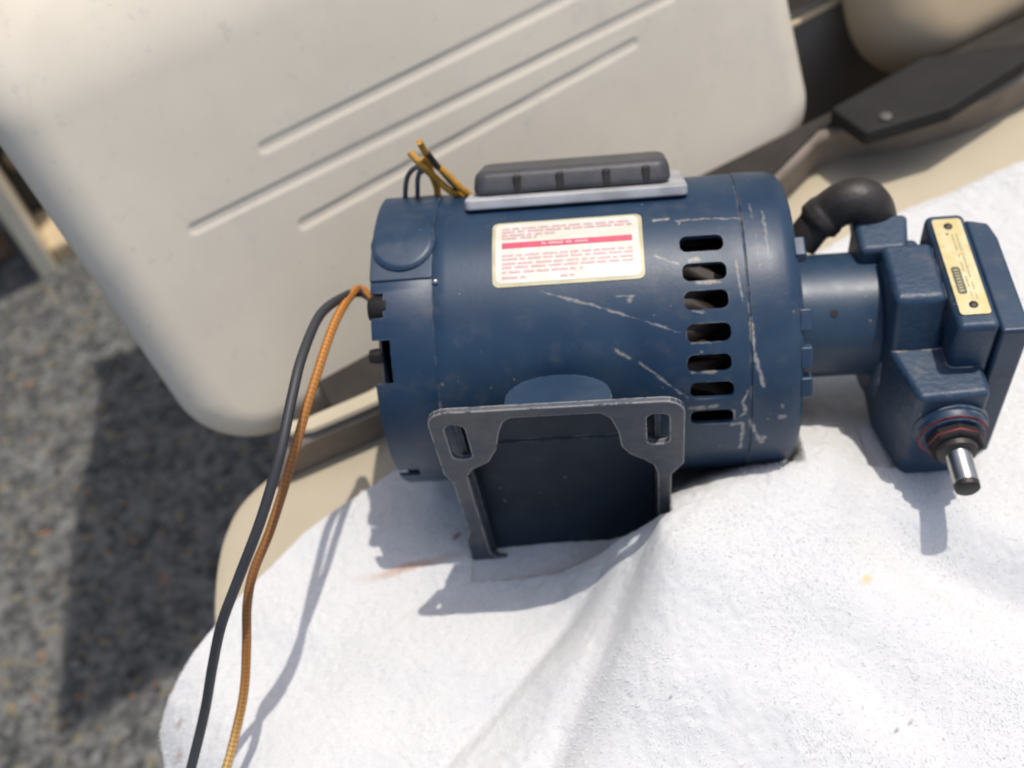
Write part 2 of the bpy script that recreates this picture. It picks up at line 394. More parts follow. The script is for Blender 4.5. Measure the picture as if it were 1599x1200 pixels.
LEAN = R(20); B0 = np.array([0, _ym + .044, .037]); BY = np.array([0, sin(LEAN), cos(LEAN)]); BN = np.array([0, -cos(LEAN), sin(LEAN)])
def bpl(x, y):
    p = at_plane(x, y, BN, B0 @ BN); return p[0], (p - B0) @ BY
def backrest(x0, x1, hh, rads, grooves, skew=0., thick=.055, nx=380, ny=290, er=.030):
    """padded slab: front and back sheets over a rounded outline, pressed channels in the front"""
    cx, cy = (x0+x1)/2, hh[0] + (hh[1]-hh[0])/2; hx, hy = (x1-x0)/2, (hh[1]-hh[0])/2
    U = np.linspace(-1, 1, nx); Vv = np.linspace(-1, 1, ny)
    # denser towards the rim
    U = np.sign(U) * (1 - (1-abs(U))**1.35); Vv = np.sign(Vv) * (1 - (1-abs(Vv))**1.35)
    gu, gv = np.meshgrid(U, Vv); X = gu*hx; Y = gv*hy
    # squeeze the square onto the rounded rectangle
    r = np.where(Y < 0, np.where(X < 0, rads[0], rads[1]), np.where(X < 0, rads[2], rads[3]))
    qx = np.abs(X) - (hx - r); qy = np.abs(Y) - (hy - r)
    inc = (qx > 0) & (qy > 0); mxy = np.maximum(qx, qy); ln = np.hypot(qx, qy) + 1e-9
    s = np.where(inc, mxy/ln, 1)
    X = np.where(inc, np.sign(X)*((hx-r) + qx*s), X); Y = np.where(inc, np.sign(Y)*((hy-r) + qy*s), Y)
    dist = np.where(inc, r - mxy, np.minimum(hx - np.abs(X), hy - np.abs(Y)))      # distance inside the rim
    t = np.clip(1 - dist/er, 0, 1)
    dep = -min(er, .085)*(1 - np.sqrt(np.clip(1 - t*t, 0, 1)))
    # the top rolls back
    dep = dep - .5*np.clip(Y - (hy-.09), 0, 1)**2/.09*.8
    XX = X + cx + skew*(Y - hy*(-1))*np.where(X < 0, 1, 0)*np.abs(X)/hx; YY = Y + cy
    for (g0, g1, wd, dp) in grooves:
        gx0, gy0 = g0; gx1, gy1 = g1
        tt = np.clip((XX-gx0)/(gx1-gx0), 0, 1); dy = YY - (gy0 + (gy1-gy0)*tt); dxx = np.maximum(gx0 - XX, 0) + np.maximum(XX - gx1, 0)
        dd = np.hypot(dy, dxx)
        dep = dep - dp*np.clip((wd - dd)/(wd*.40), 0, 1)
    Vs, Fs = [], []
    def put(D):
        P = B0[None, None] + XX[..., None]*X_ + YY[..., None]*BY + D[..., None]*BN
        return P.reshape(-1, 3)
    back = -thick + min(er, .03)*(1 - np.sqrt(np.clip(1 - t*t, 0, 1)))*.8
    A = put(dep); Bk = put(back - .5*np.clip(Y - (hy-.09), 0, 1)**2/.09*.8)
    nV = len(A); idx = np.arange(nV).reshape(ny, nx)
    F1 = np.stack([idx[:-1, :-1], idx[:-1, 1:], idx[1:, 1:], idx[1:, :-1]], -1).reshape(-1, 4)
    rim = np.concatenate([idx[0, :], idx[1:, -1], idx[-1, -2::-1], idx[-2:0:-1, 0]]); rn = np.roll(rim, -1)
    F3 = np.stack([rim, rn, rn+nV, rim+nV], -1)
    return np.concatenate([A, Bk]), np.concatenate([F1, F1[:, ::-1]+nV, F3])
gr = []
for a, b in (((412, 231), (705, 86)), ((303, 358), (975, 30)), ((474, 350), (990, 68))):
    A, Bp = bpl(*a), bpl(*b)
    gr.append((A, Bp))
e0 = gr[0]; gr[0] = (e0[0], (.205, e0[0][1] + (e0[1][1]-e0[0][1])*(.205-e0[0][0])/(e0[1][0]-e0[0][0])))
e1 = gr[1]; gr[1] = (e1[0], (.19, e1[0][1] + (e1[1][1]-e1[0][1])*(.19-e1[0][0])/(e1[1][0]-e1[0][0])))
GR = [(a, b,     .0038, .0010) for a, b in gr]
v, f = backrest(-.234, .295, (-.030, .318), (.055, .048, .085, .06), GR, -.06)
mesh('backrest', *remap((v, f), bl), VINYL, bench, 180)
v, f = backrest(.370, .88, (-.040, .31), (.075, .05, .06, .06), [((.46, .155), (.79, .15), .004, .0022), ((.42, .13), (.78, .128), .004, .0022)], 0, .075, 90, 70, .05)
mesh('backrest', *remap((v, f), bl), VINYL3, bench, 180)['label'] = 'second backrest with warm shade painted into its vinyl'
# hardware in the gap
q = [at_y(1240, 48, .215), at_y(1345, 0, .215)]
zt = .051
mesh('support_panel', *remap(box((.24, .215, -.1), (.62, .235, zt)), bl), plain('grey_brown_panel', (.30, .26, .215), .65, 0, .25, 14), bench, None, .004)
mesh('shade_tray', *remap(box((.12, .237, -.09), (.95, .46, -.06)), bl), SHADEGAP, bench, None, .004)  # dark slab added so the gap behind looks shaded
mesh('cap_strip', *remap(box((.24, .211, zt+.001), (.62, .2165, zt+.006)), bl), TAN, bench, None, .003)
pl = [at_z(1296, 168, .053), at_z(1352, 208, .053), at_z(1485, 168, .053), at_z(1599, 96, .053), at_z(1640, 60, .053), at_z(1440, 88, .053)]
mesh('bracket', *remap(prism([(p[0], p[1]) for p in pl],   .0395, .053), bl), BLACKP, bench, None, .003)
sp = at_z(1383, 184, .053)
mesh('screw', *remap(disc_caps([(.0, .006), (.0025, .0058), (.004, .004)], 16), lambda p: bl((sp[0]+p[1]*.8, sp[1]+p[2]*.8, .0532+p[0]*.6))), GREYP, bench, 40)

# ------------------------------------------------------------------ towel
def towel_h(X, Y):
    P = np.stack([X, Y, np.zeros_like(X)], -1) - M
    x = P @ ax; f = P @ fr
    g = lambda cx, cf, sx, sf, a=0: np.exp(-(((x-cx)*cos(a)+(f-cf)*sin(a))/sx)**2 - ((-(x-cx)*sin(a)+(f-cf)*cos(a))/sf)**2)
    sm = lambda t: np.clip(t, 0, 1)**2*(3-2*np.clip(t, 0, 1))
    h = .009 + 0*x
    fc = np.interp(x, [-.05, .0, .036, .07, .11, .15, .2], [.125, .122, .119, .105, .095, .085, .085])
    spread = np.clip(f-fc-.005, 0, .2)*.75
    hc = sum(np.interp(x + q*spread, [-.05, -.025, .0, .012, .036, .07, .11, .135, .155, .19, .24, .4], [0, .006, .026, .040, .062, .062, .058, .050, .036, .026, .026, .016]) for q in np.linspace(-1, 1, 11))/11
    front = np.exp(-(np.clip(f-fc, 0, 9)/.13)**1.6); rear = np.exp(-(np.clip(fc-f, 0, 9)/.045)**2)
    h = h + hc*np.where(f > fc, front, np.where(x > .12, np.exp(-(np.clip(fc-f, 0, 9)/.08)**2), rear))
    h = h + .016*g(.15, .20, .16, .10) + .008*g(.05, .30, .2, .1)
    # folds running towards the front
    for (p0, p1, wd, am) in FOLDS:
        p0 = np.array(p0[:2]); p1 = np.array(p1[:2]); d = p1 - p0; L = np.linalg.norm(d); u = d/L
        s = ((X-p0[0])*u[0] + (Y-p0[1])*u[1]); t = -(X-p0[0])*u[1] + (Y-p0[1])*u[0]
        h = h + am*np.exp(-(t/wd)**2)*sm((s+.03)/.06)*(1 - sm((s-L)/.05))
    und = .0018*np.sin(X*31+Y*17+1)+.0015*np.sin(X*13-Y*43+.4)+.001*np.sin(X*71+Y*60)
    h = h + und*(1-g(0, 0, .15, .12))
    # pressed down by the shell of the motor and by the base
    ins = (np.abs(f) < RR*.995) & (x > -.125) & (x < .118)
    under = M[2] + x*ax[2] - np.sqrt(np.clip(RR**2 - f**2, 1e-8, 1)) - .003
    h = np.where(ins, np.minimum(h, under), h)
    h = np.maximum(h, .006)
    bs = (x > -.082) & (x < .042) & (f > .03) & (f < .1155); h = np.where(bs, np.minimum(h, .0088 + .25*np.clip(x-.01, 0, 1)), h)
    pm = (x > .158) & (x < .235) & (f > -.05) & (f < .076); h = np.where(pm, np.minimum(h, .037), h)
    h = np.maximum(h, .0035)
    # far hem, thicker; sides fall over the rim of the seat
    ed = np.clip((YF(X) - Y)/.010, 0, 1); h = h - .0055*(1-np.sqrt(1-(1-ed)**2))
    ovr = np.clip(-.290 - X, 0, 1); h = h - np.where(ovr > 0, ovr**2/.10 + .0*ovr, 0)
    return h
_yf = [at_z(x, y, .006) for x, y in ((420, 850), (500, 790), (600, 735), (1390, 335), (1500, 290), (1599, 248))]
YFX = [(-.36, -.020), (-.327, .009), (-.306, .026), (-.277, .043)] + [(p[0], p[1]) for p in _yf[:3]] + [(0, .047)] + [(p[0], p[1]) for p in _yf[3:]] + [(.6, -.02)]
def YF(X): return np.interp(X, [p[0] for p in YFX], [p[1] for p in YFX])
zf = .02
PZ = lambda x, y: at_z(x, y, zf)
FOLDS = [(PZ(1030, 870), PZ(860, 1215), .0095, -0.0042), (PZ(1090, 880), PZ(950, 1215), .024, 0.0060), (PZ(930, 930), PZ(700, 1170), .0065, -0.0042), (PZ(960, 980), PZ(790, 1210), .016, 0.0025),
         (PZ(1330, 850), PZ(1600, 985), .018, -0.0095), (PZ(1300, 930), PZ(1560, 1090), .022, 0.0030), (PZ(1230, 1010), PZ(1480, 1190), .018, -0.0030), (PZ(1440, 800), PZ(1640, 900), .020, 0.0050),
         (PZ(560, 870), PZ(380, 1010), .018, 0.0020), (PZ(640, 980), PZ(450, 1190), .022, 0.0020)]
nx, ny = 760, 520
gx = np.linspace(-.352, .56, nx); gt = np.linspace(0, 1, ny)
GX = np.repeat(gx[None], ny, 0); yn = -.40
GY = YF(GX)*(1-gt[:, None]) + yn*gt[:, None]
# ragged left rim
rimx = np.interp(GY, [-.40, -.2, -.10, -.044, -.008, .010, .026, .044, .06], [-.372, -.368, -.361, -.353, -.339, -.326, -.306, -.277, -.23])
uu = (GX - gx[0])/(gx[-1]-gx[0]); GXs = rimx + uu*(gx[-1]-rimx)
GZt = towel_h(GXs, GY)
towel = bpy.data.objects.new('towel', None); COL.objects.link(towel); towel.location = (0, -.1, 0)
tag(towel, 'thick white terry towel spread under the blue motor', 'towel')
TO = np.array([0, -.1, 0])
def vnoise(X, Y, s, seed):                    # smooth value noise
    r_ = np.random.default_rng(seed); T_ = r_.uniform(-1, 1, (256, 256)); x = X*s; y = Y*s; i = np.floor(x).astype(int); j = np.floor(y).astype(int)
    u = x-i; v = y-j; u = u*u*(3-2*u); v = v*v*(3-2*v); g_ = lambda a, b: T_[a % 256, b % 256]
    return (g_(i, j)*(1-u)+g_(i+1, j)*u)*(1-v)+(g_(i, j+1)*(1-u)+g_(i+1, j+1)*u)*v
wx = GXs + .004*vnoise(GXs, GY, 60, 1); wy = GY + .004*vnoise(GXs, GY, 60, 2)
lump = .00042*vnoise(wx, wy, 330, 3) + .00034*vnoise(wx*.7+wy*.7, wy*.7-wx*.7, 190, 4) + .0007*vnoise(wx, wy, 70, 5)
lump *= .6 + .4*np.clip(vnoise(GXs, GY, 24, 6)+.4, 0, 1.4)
TP = np.stack([GXs, GY, GZt + lump], -1)
k = N('white_terry')
def stain(k, base):
    # rust line by the foot, and small spots
    def seg(A, B, wd, soft):
        A = np.array(A)-TO; B = np.array(B)-TO; A[2] = B[2] = 0
        d = B-A; L = np.linalg.norm(d); u = d/L
        nz = k.n('TexNoise'); nz.inputs['Scale'].default_value = 60; k.l(k.coord(), nz.inputs['Vector'])
        ma = k.n('VectorMath', operation='MULTIPLY_ADD'); k.l(nz.outputs[1], ma.inputs[0]); ma.inputs[1].default_value = (.008, .008, 0); k.l(k.coord(), ma.inputs[2])
        sb = k.n('VectorMath', operation='SUBTRACT'); k.l(ma.outputs[0], sb.inputs[0]); sb.inputs[1].default_value = (A[0]+.004, A[1]+.004, 0)
        du = k.n('VectorMath', operation='DOT_PRODUCT'); k.l(sb.outputs[0], du.inputs[0]); du.inputs[1].default_value = (*u[:2], 0)
        dv = k.n('VectorMath', operation='DOT_PRODUCT'); k.l(sb.outputs[0], dv.inputs[0]); dv.inputs[1].default_value = (-u[1], u[0], 0)
        ac = k.ramp(k.math('ABSOLUTE', dv.outputs['Value']), wd*.2, wd, 1, 0)
        al = k.ramp(k.math('ABSOLUTE', k.math('SUBTRACT', du.outputs['Value'], L/2)), L/2-soft, L/2+.002, 1, 0)
        return k.math('MULTIPLY', ac, al)
    c = base
    s1 = seg(at_z(535, 915, .01), at_z(745, 858, .01), .0045, .05)
    c = k.mix(k.math('MULTIPLY', s1, .75), c, (.50, .30, .20))
    for (x, y, r, col, st) in ((1345, 966, .0035, (.75, .50, .25), .8), (1055, 1142, .0012, (.2, .17, .13), .6), (1408, 1160, .0011, (.2, .17, .13), .6), (1390, 1174, .0011, (.12, .1, .1), .6),
                           (266, 1116, .003, (.35, .25, .2), .6), (255, 1160, .004, (.4, .3, .25), .6), (712, 835, .003, (.25, .13, .08), .8)):
        p = at_z(x, y, .012); c = k.mix(k.math('MULTIPLY', seg(p-np.array([r, 0, 0]), p+np.array([r, r*.5, 0]), r, r), st), c, col)
    return c
c = k.mix(k.ramp(k.noise(30, 4), .3, .7), (.81, .805, .795), (.79, .79, .783))
cs = stain(k, c)
df = k.n('BsdfDiffuse'); tr = k.n('BsdfTranslucent'); mx = k.n('MixShader'); mx.inputs[0].default_value = .25
k.l(cs, df.inputs[0]); k.l(cs, tr.inputs[0]); k.l(df.outputs[0], mx.inputs[1]); k.l(tr.outputs[0], mx.inputs[2]); k.l(mx.outputs[0], k.o.inputs[0])
TERRY = k.m
k = N('white_cloth')
k.bump(k.noise(900, 4, .7, stretch=(1, .35, 1), dist=1.2), .35, .0009)
CLOTH = k.out(stain(k, k.mix(k.ramp(k.noise(30, 4), .3, .7), (.615, .61, .60), (.595, .595, .588))), .95, 0, .1)
V = (TP - TO).reshape(-1, 3); under = V.copy(); under[:, 2] = np.minimum(under[:, 2]-.003, under[:, 2]-.003)
idx = np.arange(nx*ny).reshape(ny, nx)
F1 = np.stack([idx[:-1, :-1], idx[:-1, 1:], idx[1:, 1:], idx[1:, :-1]], -1).reshape(-1, 4)
rim = np.concatenate([idx[0, :], idx[1:, -1], idx[-1, -2::-1], idx[-2:0:-1, 0]]); rn = np.roll(rim, -1); nV = nx*ny
mesh('cloth', np.concatenate([V, under]), np.concatenate([F1, F1[:, ::-1]+nV, np.stack([rim, rn, rn+nV, rim+nV], -1)]), CLOTH, towel, 180)
# pile: short bent loops of yarn standing on the cloth
NT = 200000
iu = rng.uniform(0, nx-1.001, NT); ivv = rng.uniform(0, 1, NT)**1.0*(ny-1.001)
i0 = iu.astype(int); j0 = ivv.astype(int); fu = (iu-i0)[:, None]; fv = (ivv-j0)[:, None]
T = TP - TO
base = (T[j0, i0]*(1-fu)*(1-fv) + T[j0, i0+1]*fu*(1-fv) + T[j0+1, i0]*(1-fu)*fv + T[j0+1, i0+1]*fu*fv)
du = T[j0, i0+1]-T[j0, i0]; dv = T[j0, i0]-T[j0+1, i0]
nrm = np.cross(du, dv); nrm /= np.linalg.norm(nrm, axis=1)[:, None]; nrm[nrm[:, 2] < 0] *= -1
bw = base + TO
ang = 2.2*np.sin(bw[:, 0]*23+bw[:, 1]*9)+1.8*np.sin(bw[:, 1]*31-bw[:, 0]*17)+rng.normal(0, .7, NT)
lean = np.stack([np.cos(ang), np.sin(ang), np.zeros(NT)], 1); side = np.cross(lean, nrm)
ln = rng.uniform(.0009, .0021, NT)[:, None]; wd = rng.uniform(.00011, .00022, NT)[:, None]; b2 = rng.uniform(.2, 1.0, NT)[:, None]
hv = np.where(rng.random((NT, 1)) < .12, 1.2, .42)
p1 = base + ln*(.38*hv*nrm + .42*b2*lean); p2 = base + ln*(.55*hv*nrm + 1.05*b2*lean)
VV = np.stack([base-side*wd, base+side*wd, p1-side*wd, p1+side*wd, p2-side*wd*.6, p2+side*wd*.6], 1).reshape(-1, 3)
o6 = (np.arange(NT)*6)[:, None, None]; FF = (np.array([[0, 1, 3, 2], [2, 3, 5, 4]])[None] + o6).reshape(-1, 4)
me = bpy.data.meshes.new('pile'); me.vertices.add(len(VV)); me.vertices.foreach_set('co', VV.astype(np.float32).ravel())
me.loops.add(FF.size); me.loops.foreach_set('vertex_index', FF.astype(np.int32).ravel())
me.polygons.add(len(FF)); me.polygons.foreach_set('loop_start', np.arange(0, FF.size, 4, dtype=np.int32)); me.update(calc_edges=True)
me.materials.append(TERRY); pile = bpy.data.objects.new('pile', me); COL.objects.link(pile); pile.parent = towel; pile['kind'] = 'stuff'

# ------------------------------------------------------------------ the motor
motor = bpy.data.objects.new('electric_motor', None); COL.objects.link(motor)
mm = np.eye(4); mm[:3, 0], mm[:3, 1], mm[:3, 2], mm[:3, 3] = ax, fr, nn, M
# right-handed frame: x along the axis, y towards the back
mm[:3, 1] = -fr
motor.matrix_world = Matrix(mm.tolist())
tag(motor, 'navy blue electric motor with pump lying on the white towel', 'motor')
def L(p): return (p[0], -p[1], p[2])           # (x, f, z) to the Empty's own axes
def part(name, vf, mat, parent=None, smooth=None, bevel=0, seg=2):
    return mesh(name, [L(p) for p in vf[0]], vf[1], mat, parent or motor, smooth, bevel, seg)
pol = lambda x, t, r: (x, r*cos(t), r*sin(t))
# scratches on the paint, as (along axis, around) pairs
def sp_(x, y): a, t = cyl(x, y); return (a, t*RR)
SCR = []
for pts, wd, st in (([(845, 455), (895, 470), (930, 478), (1000, 500), (1062, 520)], .0007, .55), ([(958, 545), (985, 560)], .0016, .6), ([(998, 566), (1030, 590), (1075, 622)], .0008, .6),
                    ([(1018, 344), (1045, 343)], .0012, .7), ([(1055, 346), (1100, 342), (1160, 341)], .0007, .6), ([(1060, 352), (1062, 346)], .0008, .6),
                    ([(1022, 400), (1060, 412)], .0011, .8), ([(962, 463), (990, 462)], .0009, .55), ([(980, 472), (986, 466)], .0014, .55),
                    ([(1150, 405), (1155, 450), (1160, 470)], .0009, .6), ([(1172, 495), (1178, 550), (1193, 605)], .0014, .75), ([(1168, 470), (1172, 500)], .0008, .6),
                    ([(1140, 663), (1160, 660), (1158, 690), (1155, 700)], .0013, .95), ([(1168, 610), (1160, 630), (1166, 643), (1155, 652)], .0012, .85), ([(1170, 655), (1180, 675), (1189, 692), (1194, 680)], .0016, .95), ([(1145, 640), (1148, 655)], .0012, .8),
                    ([(1216, 652), (1228, 651)], .0022, .7), ([(1222, 632), (1223, 638)], .0012, .6), ([(1170, 320), (1176, 345)], .0006, .4), ([(1190, 330), (1200, 400)], .0006, .35), ([(1180, 360), (1186, 420)], .0005, .3),
                    ([(1075, 639), (1125, 634)], .0012, .6), ([(1080, 584), (1120, 581)], .0007, .6), ([(1075, 408), (1092, 405)], .0022, .9), ([(1085, 441), (1125, 440)], .0014, .75), ([(1080, 537), (1125, 534)], .0007, .5), ([(1080, 487), (1100, 487)], .0006, .5),
                    ([(685, 628), (690, 640)], .0014, .35), ([(790, 625), (796, 618)], .0014, .4)):
    for a, b in zip(pts[:-1], pts[1:]): SCR.append((sp_(*a), sp_(*b), wd, st))
SHELLM = paint('navy_shell', True, .22, SCR, ew=.55)
PAINT = paint('navy_casting', True, .3)
CAST = paint('navy_rough_casting', True, .4, rough=.34, ew=1.3, grain=.45)
BASEM = paint('navy_shaded_base', True, .10, rough=.55, ew=.6, tint=.35)  # tint darkens the paint to hold the shade inside the base
k = N('scuffed_base_plate')
c = k.mix(k.ramp(k.noise(38, 5, .7), .38, .64), (.024, .036, .060), (.070, .070, .071)); c = k.mix(k.ramp(k.noise(80, 4, .7), .60, .78), c, (.06, .045, .035))
c = k.mix(k.math('MULTIPLY', k.edge(.0014, .008, .06), k.ramp(k.noise(130, 3, .7), .35, .5)), c, (.42, .40, .37))
k.bump(k.noise(300, 4, .6), .3, .0008); PLATEM = k.out(c, .5, 0, .5)
# shell: a thick tube with vent slots and end cut-outs really cut through
prof = [(-.1165, .0845), (-.1165, .0858), (-.1150, RR), (-.083, RR), (-.0825, RR-.0003), (-.082, RR)] + [(x, RR) for x in np.linspace(-.075, .08, 14)] + \
       [(.0835, RR), (.0840, RR-.0007), (.0846, RR-.0006), (.0850, RR+.0003), (.095, RR+.0002), (.104, RR-.0004), (.109, RR-.002), (.1120, RR-.0055), (.1120, .080), (.1095, .080), (.1085, .0835), (0, .0836)]
V, Fc = lathe(prof, 144); kk = len(prof)
Fc += [[(kk-1)*144+i, (kk-1)*144+(i+1) % 144, (i+1) % 144, i] for i in range(144)]
shell = part('shell', (V, Fc), SHELLM)
cut = []
def slot_cut(x0, x1, t, hw):
    rd = hw*.75; pts = rounded(x0, -hw, x1, hw, rd, 5)
    out = []
    for r in (.078, .093):
        out += [L(pol(px, t + py/RR, r)) for px, py in pts]
    n = len(pts)
    return out, [list(range(n))[::-1], list(range(n, 2*n))] + [[i, (i+1) % n, n+(i+1) % n, n+i] for i in range(n)]
SL = [(1095, 380), (1100, 424), (1103, 468), (1107, 520), (1108, 568), (1112, 610), (1112, 652)]
for p in SL:
    x, t = cyl(*p); cut.append(slot_cut(x-.0115, x+.0115, t, .0050))
t0 = cyl(1112, 652)[1]
for d in (-2.2, -2.0): cut.append(slot_cut(.052, .075, t0+d, .0049))
for d in (2.1, 2.32): cut.append(slot_cut(.052, .075, t0+d, .0049))
for (ta, tb, x1) in ((33, 49, -.1065), (-17, -11, -.1035), (57, 66, -.1095), (140, 150, -.107)):
    pts = [(-.125, R(ta)), (x1, R(ta)), (x1, R(tb)), (-.125, R(tb))]; 
    sub = [(a, R(ta)+(R(tb)-R(ta))*i/4) for a in (-.125,) for i in range(5)]; sub2 = [(x1, R(tb)-(R(tb)-R(ta))*i/4) for i in range(5)]
    pts = sub + sub2; n = len(pts); out = []
    for r in (.079, .093): out += [L(pol(a, t, r)) for a, t in pts]
    cut.append((out, [list(range(n))[::-1], list(range(n, 2*n))] + [[i, (i+1) % n, n+(i+1) % n, n+i] for i in range(n)]))
difference(shell, cut)
me = shell.data
bm = bmesh.new(); bm.from_mesh(me); bmesh.ops.triangulate(bm, faces=[f for f in bm.faces if len(f.verts) > 4]); bm.to_mesh(me); bm.free()
me.polygons.foreach_set('use_smooth', [True]*len(me.polygons)); me.set_sharp_from_angle(angle=R(32))
uvl = me.uv_layers.new(name='UVMap')
for pl_ in me.polygons:
    for li in pl_.loop_indices:
        co = me.vertices[me.loops[li].vertex_index].co; uvl.data[li].uv = (co.x, math.atan2(co.z, -co.y)*RR)
# inside: stator and windings, end plates
part('stator', disc_caps([(-.07, .074), (.03, .074)], 48), DARKIN, None, 40)
wv = []
for i in range(18):
    t = i*2*pi/18; wv.append(tube([pol(.028, t, .062), pol(.055, t+.05, .060), pol(.072, t+.17, .058), pol(.055, t+.3, .060), pol(.03, t+.33, .062)], .008, 7))
w_ = part('winding', merge(wv), COPPER, None, 60); w_['kind'] = 'stuff'
part('rotor', disc_caps([(-.115, .03), (-.09, .045), (.095, .045), (.1, .03)], 32), DARKIN, None, 40)
part('end_plate', disc_caps([(-.1120, .0832), (-.1140, .080), (-.1150, .060), (-.119, .034), (-.1195, .02)], 64), PAINT, None, 30)
part('end_plate', disc_caps([(.1090, .0798), (.1125, .0785), (.1150, .066), (.1165, .058), (.1175, .046)], 64), PAINT, None, 30)
# small lugs and through-bolts at both ends
for t, x, r, nm in ((43, -.1185, .080, 'bolt'), (-8, -.117, .078, 'bolt'), (130, -.117, .078, 'bolt')):
    c0 = pol(0, R(t), r); part(nm, remap(disc_caps([(x-.001, .0040), (x+.003, .0046), (x+.006, .0044)], 6), lambda p: (p[0], p[1]+c0[1], p[2]+c0[2])), BLACKP, None, None, .0006)
for t in (21, 33, 47, 75):
    c0 = pol(0, R(t), .0792); part('lug', remap(box((.110, -.004, -.006), (.1165, .004, .006)), lambda p: (p[0], c0[1]+p[1]*cos(R(t))-p[2]*sin(R(t)), c0[2]+p[1]*sin(R(t))+p[2]*cos(R(t)))), PAINT, None, 30, .0012)
# access cover with knock-out disc, upper left
def patch(x0, x1, ta, tb, r0, r1, nx_=4, nt_=14):
    V, Fc = [], []
    for r in (r0, r1):
        for i in range(nx_+1):
            for j in range(nt_+1): V.append(pol(x0+(x1-x0)*i/nx_, ta+(tb-ta)*j/nt_, r))
    id_ = lambda a, i, j: a*(nx_+1)*(nt_+1) + i*(nt_+1)+j
    for a in (0, 1):
        for i in range(nx_):
            for j in range(nt_): Fc.append([id_(a, i, j), id_(a, i+1, j), id_(a, i+1, j+1), id_(a, i, j+1)])
    rim = [(i, 0) for i in range(nx_)] + [(nx_, j) for j in range(nt_)] + [(i, nt_) for i in range(nx_, 0, -1)] + [(0, j) for j in range(nt_, 0, -1)]
    for q in range(len(rim)):
        a, b = rim[q], rim[(q+1) % len(rim)]; Fc.append([id_(0, *a), id_(0, *b), id_(1, *b), id_(1, *a)])
    return V, Fc
cov = part('access_cover', patch(-.1168, -.0825, R(70.5), R(124), RR-.001, RR+.0012), SHELLM, None, 40, .0007)
dx_, dt_ = cyl(630, 384)
V, Fc = [], []
rings = [(.0175, RR+.0008), (.0178, RR+.0022), (.0165, RR+.0034), (.0145, RR+.0037), (.0, RR+.0037)]
for (q, r) in rings:
    for i in range(40): V.append(pol(dx_+q*cos(2*pi*i/40), dt_+q*sin(2*pi*i/40)/RR, r))
for j in range(len(rings)-1): Fc += [[j*40+i, j*40+(i+1) % 40, (j+1)*40+(i+1) % 40, (j+1)*40+i] for i in range(40)]
mesh('knockout_disc', [L(p) for p in V], Fc, SHELLM, cov, 50)
s0 = cyl(680, 441); part('screw', remap(disc_caps([(0, .0016), (.0012, .0014), (.0018, .0006)], 10), lambda p: pol(s0[0]+p[1], s0[1]+p[2]/RR, RR+.0004+p[0])), STEEL, None, 40)
# warning sticker
Lx0, Lt1 = cyl(770, 350); Lx1 = cyl(1001, 336)[0]; Lt0 = cyl(886, 443)[1]; Lt1 = cyl(886, 343)[1]
def sticker_pt(u, v, r): return pol(Lx0+(Lx1-Lx0)*u, Lt1+(Lt0-Lt1)*v, r)
def dense(pts, d=.003):
    out = []
    for a, b in zip(pts, pts[1:]+pts[:1]):
        n = max(1, int(math.hypot(b[0]-a[0], b[1]-a[1])/d)); out += [(a[0]+(b[0]-a[0])*i/n, a[1]+(b[1]-a[1])*i/n) for i in range(n)]
    return out
def sheet(u0, v0, u1, v1, r, th=0, nu=2, nv=6, rad=0):
    W_, H_ = (Lx1-Lx0), (Lt1-Lt0)*RR
    if rad:
        pts = dense(rounded(u0*W_, v0*H_, u1*W_, v1*H_, rad, 5))
        c = ((u0+u1)/2*W_, (v0+v1)/2*H_); V = [sticker_pt(c[0]/W_, c[1]/H_, r)]; rg = 8; n = len(pts); Fc = []
        for j in range(1, rg+1): V += [sticker_pt((c[0]+(p[0]-c[0])*j/rg)/W_, (c[1]+(p[1]-c[1])*j/rg)/H_, r) for p in pts]
        Fc += [[0, 1+i, 1+(i+1) % n] for i in range(n)]
        for j in range(rg-1): Fc += [[1+j*n+i, 1+j*n+(i+1) % n, 1+(j+1)*n+(i+1) % n, 1+(j+1)*n+i] for i in range(n)]
        return V, Fc
    V = [sticker_pt(u0+(u1-u0)*i/nu, v0+(v1-v0)*j/nv, r) for i in range(nu+1) for j in range(nv+1)]
    return V, [[i*(nv+1)+j, (i+1)*(nv+1)+j, (i+1)*(nv+1)+j+1, i*(nv+1)+j+1] for i in range(nu) for j in range(nv)]
k = N('sticker_paper')
tc = k.coord()
c = k.mix(k.ramp(k.noise(70, 4, .6), .35, .7), (.63, .62, .565), (.60, .57, .46))
STICK = k.out(c, .38, 0, .5)
YEL = plain('sticker_border', (.54, .48, .29), .4, 0, .2, 120)
PINK = plain('faded_red_print', (.58, .31, .33), .45, 0, .15, 200)
REDB = plain('red_print', (.60, .07, .13), .42, 0, .15, 150)
stk = part('warning_label', sheet(0, 0, 1, 1, RR+.0004, rad=.0035), YEL, None, 60)
mesh('label_face', [L(p) for p in sheet(.022, .03, .975, .955, RR+.00055, rad=.003)[0]], sheet(.022, .03, .975, .955, RR+.00055, rad=.003)[1], STICK, stk, 60)
v, f = sheet(.065, .365, .93, .455, RR+.0007, nu=12, nv=2); mesh('red_band', [L(p) for p in v], f, REDB, stk, 60)
pr = []
def text_row(u0, u1, v0, h, r=RR+.0007, dens=.82):
    u = u0
    while u < u1:
        wl_ = random.uniform(.03, .11); e = min(u+wl_, u1)
        q = u
        while q < e:
            cw = random.uniform(.007, .011)
            a = random.choice([0, 0, .25]); pr.append(sheet(q, v0+a*h, min(q+cw*.8, e), v0+h, r, nu=1, nv=1)); q += cw
        u = e + random.uniform(.012, .022)
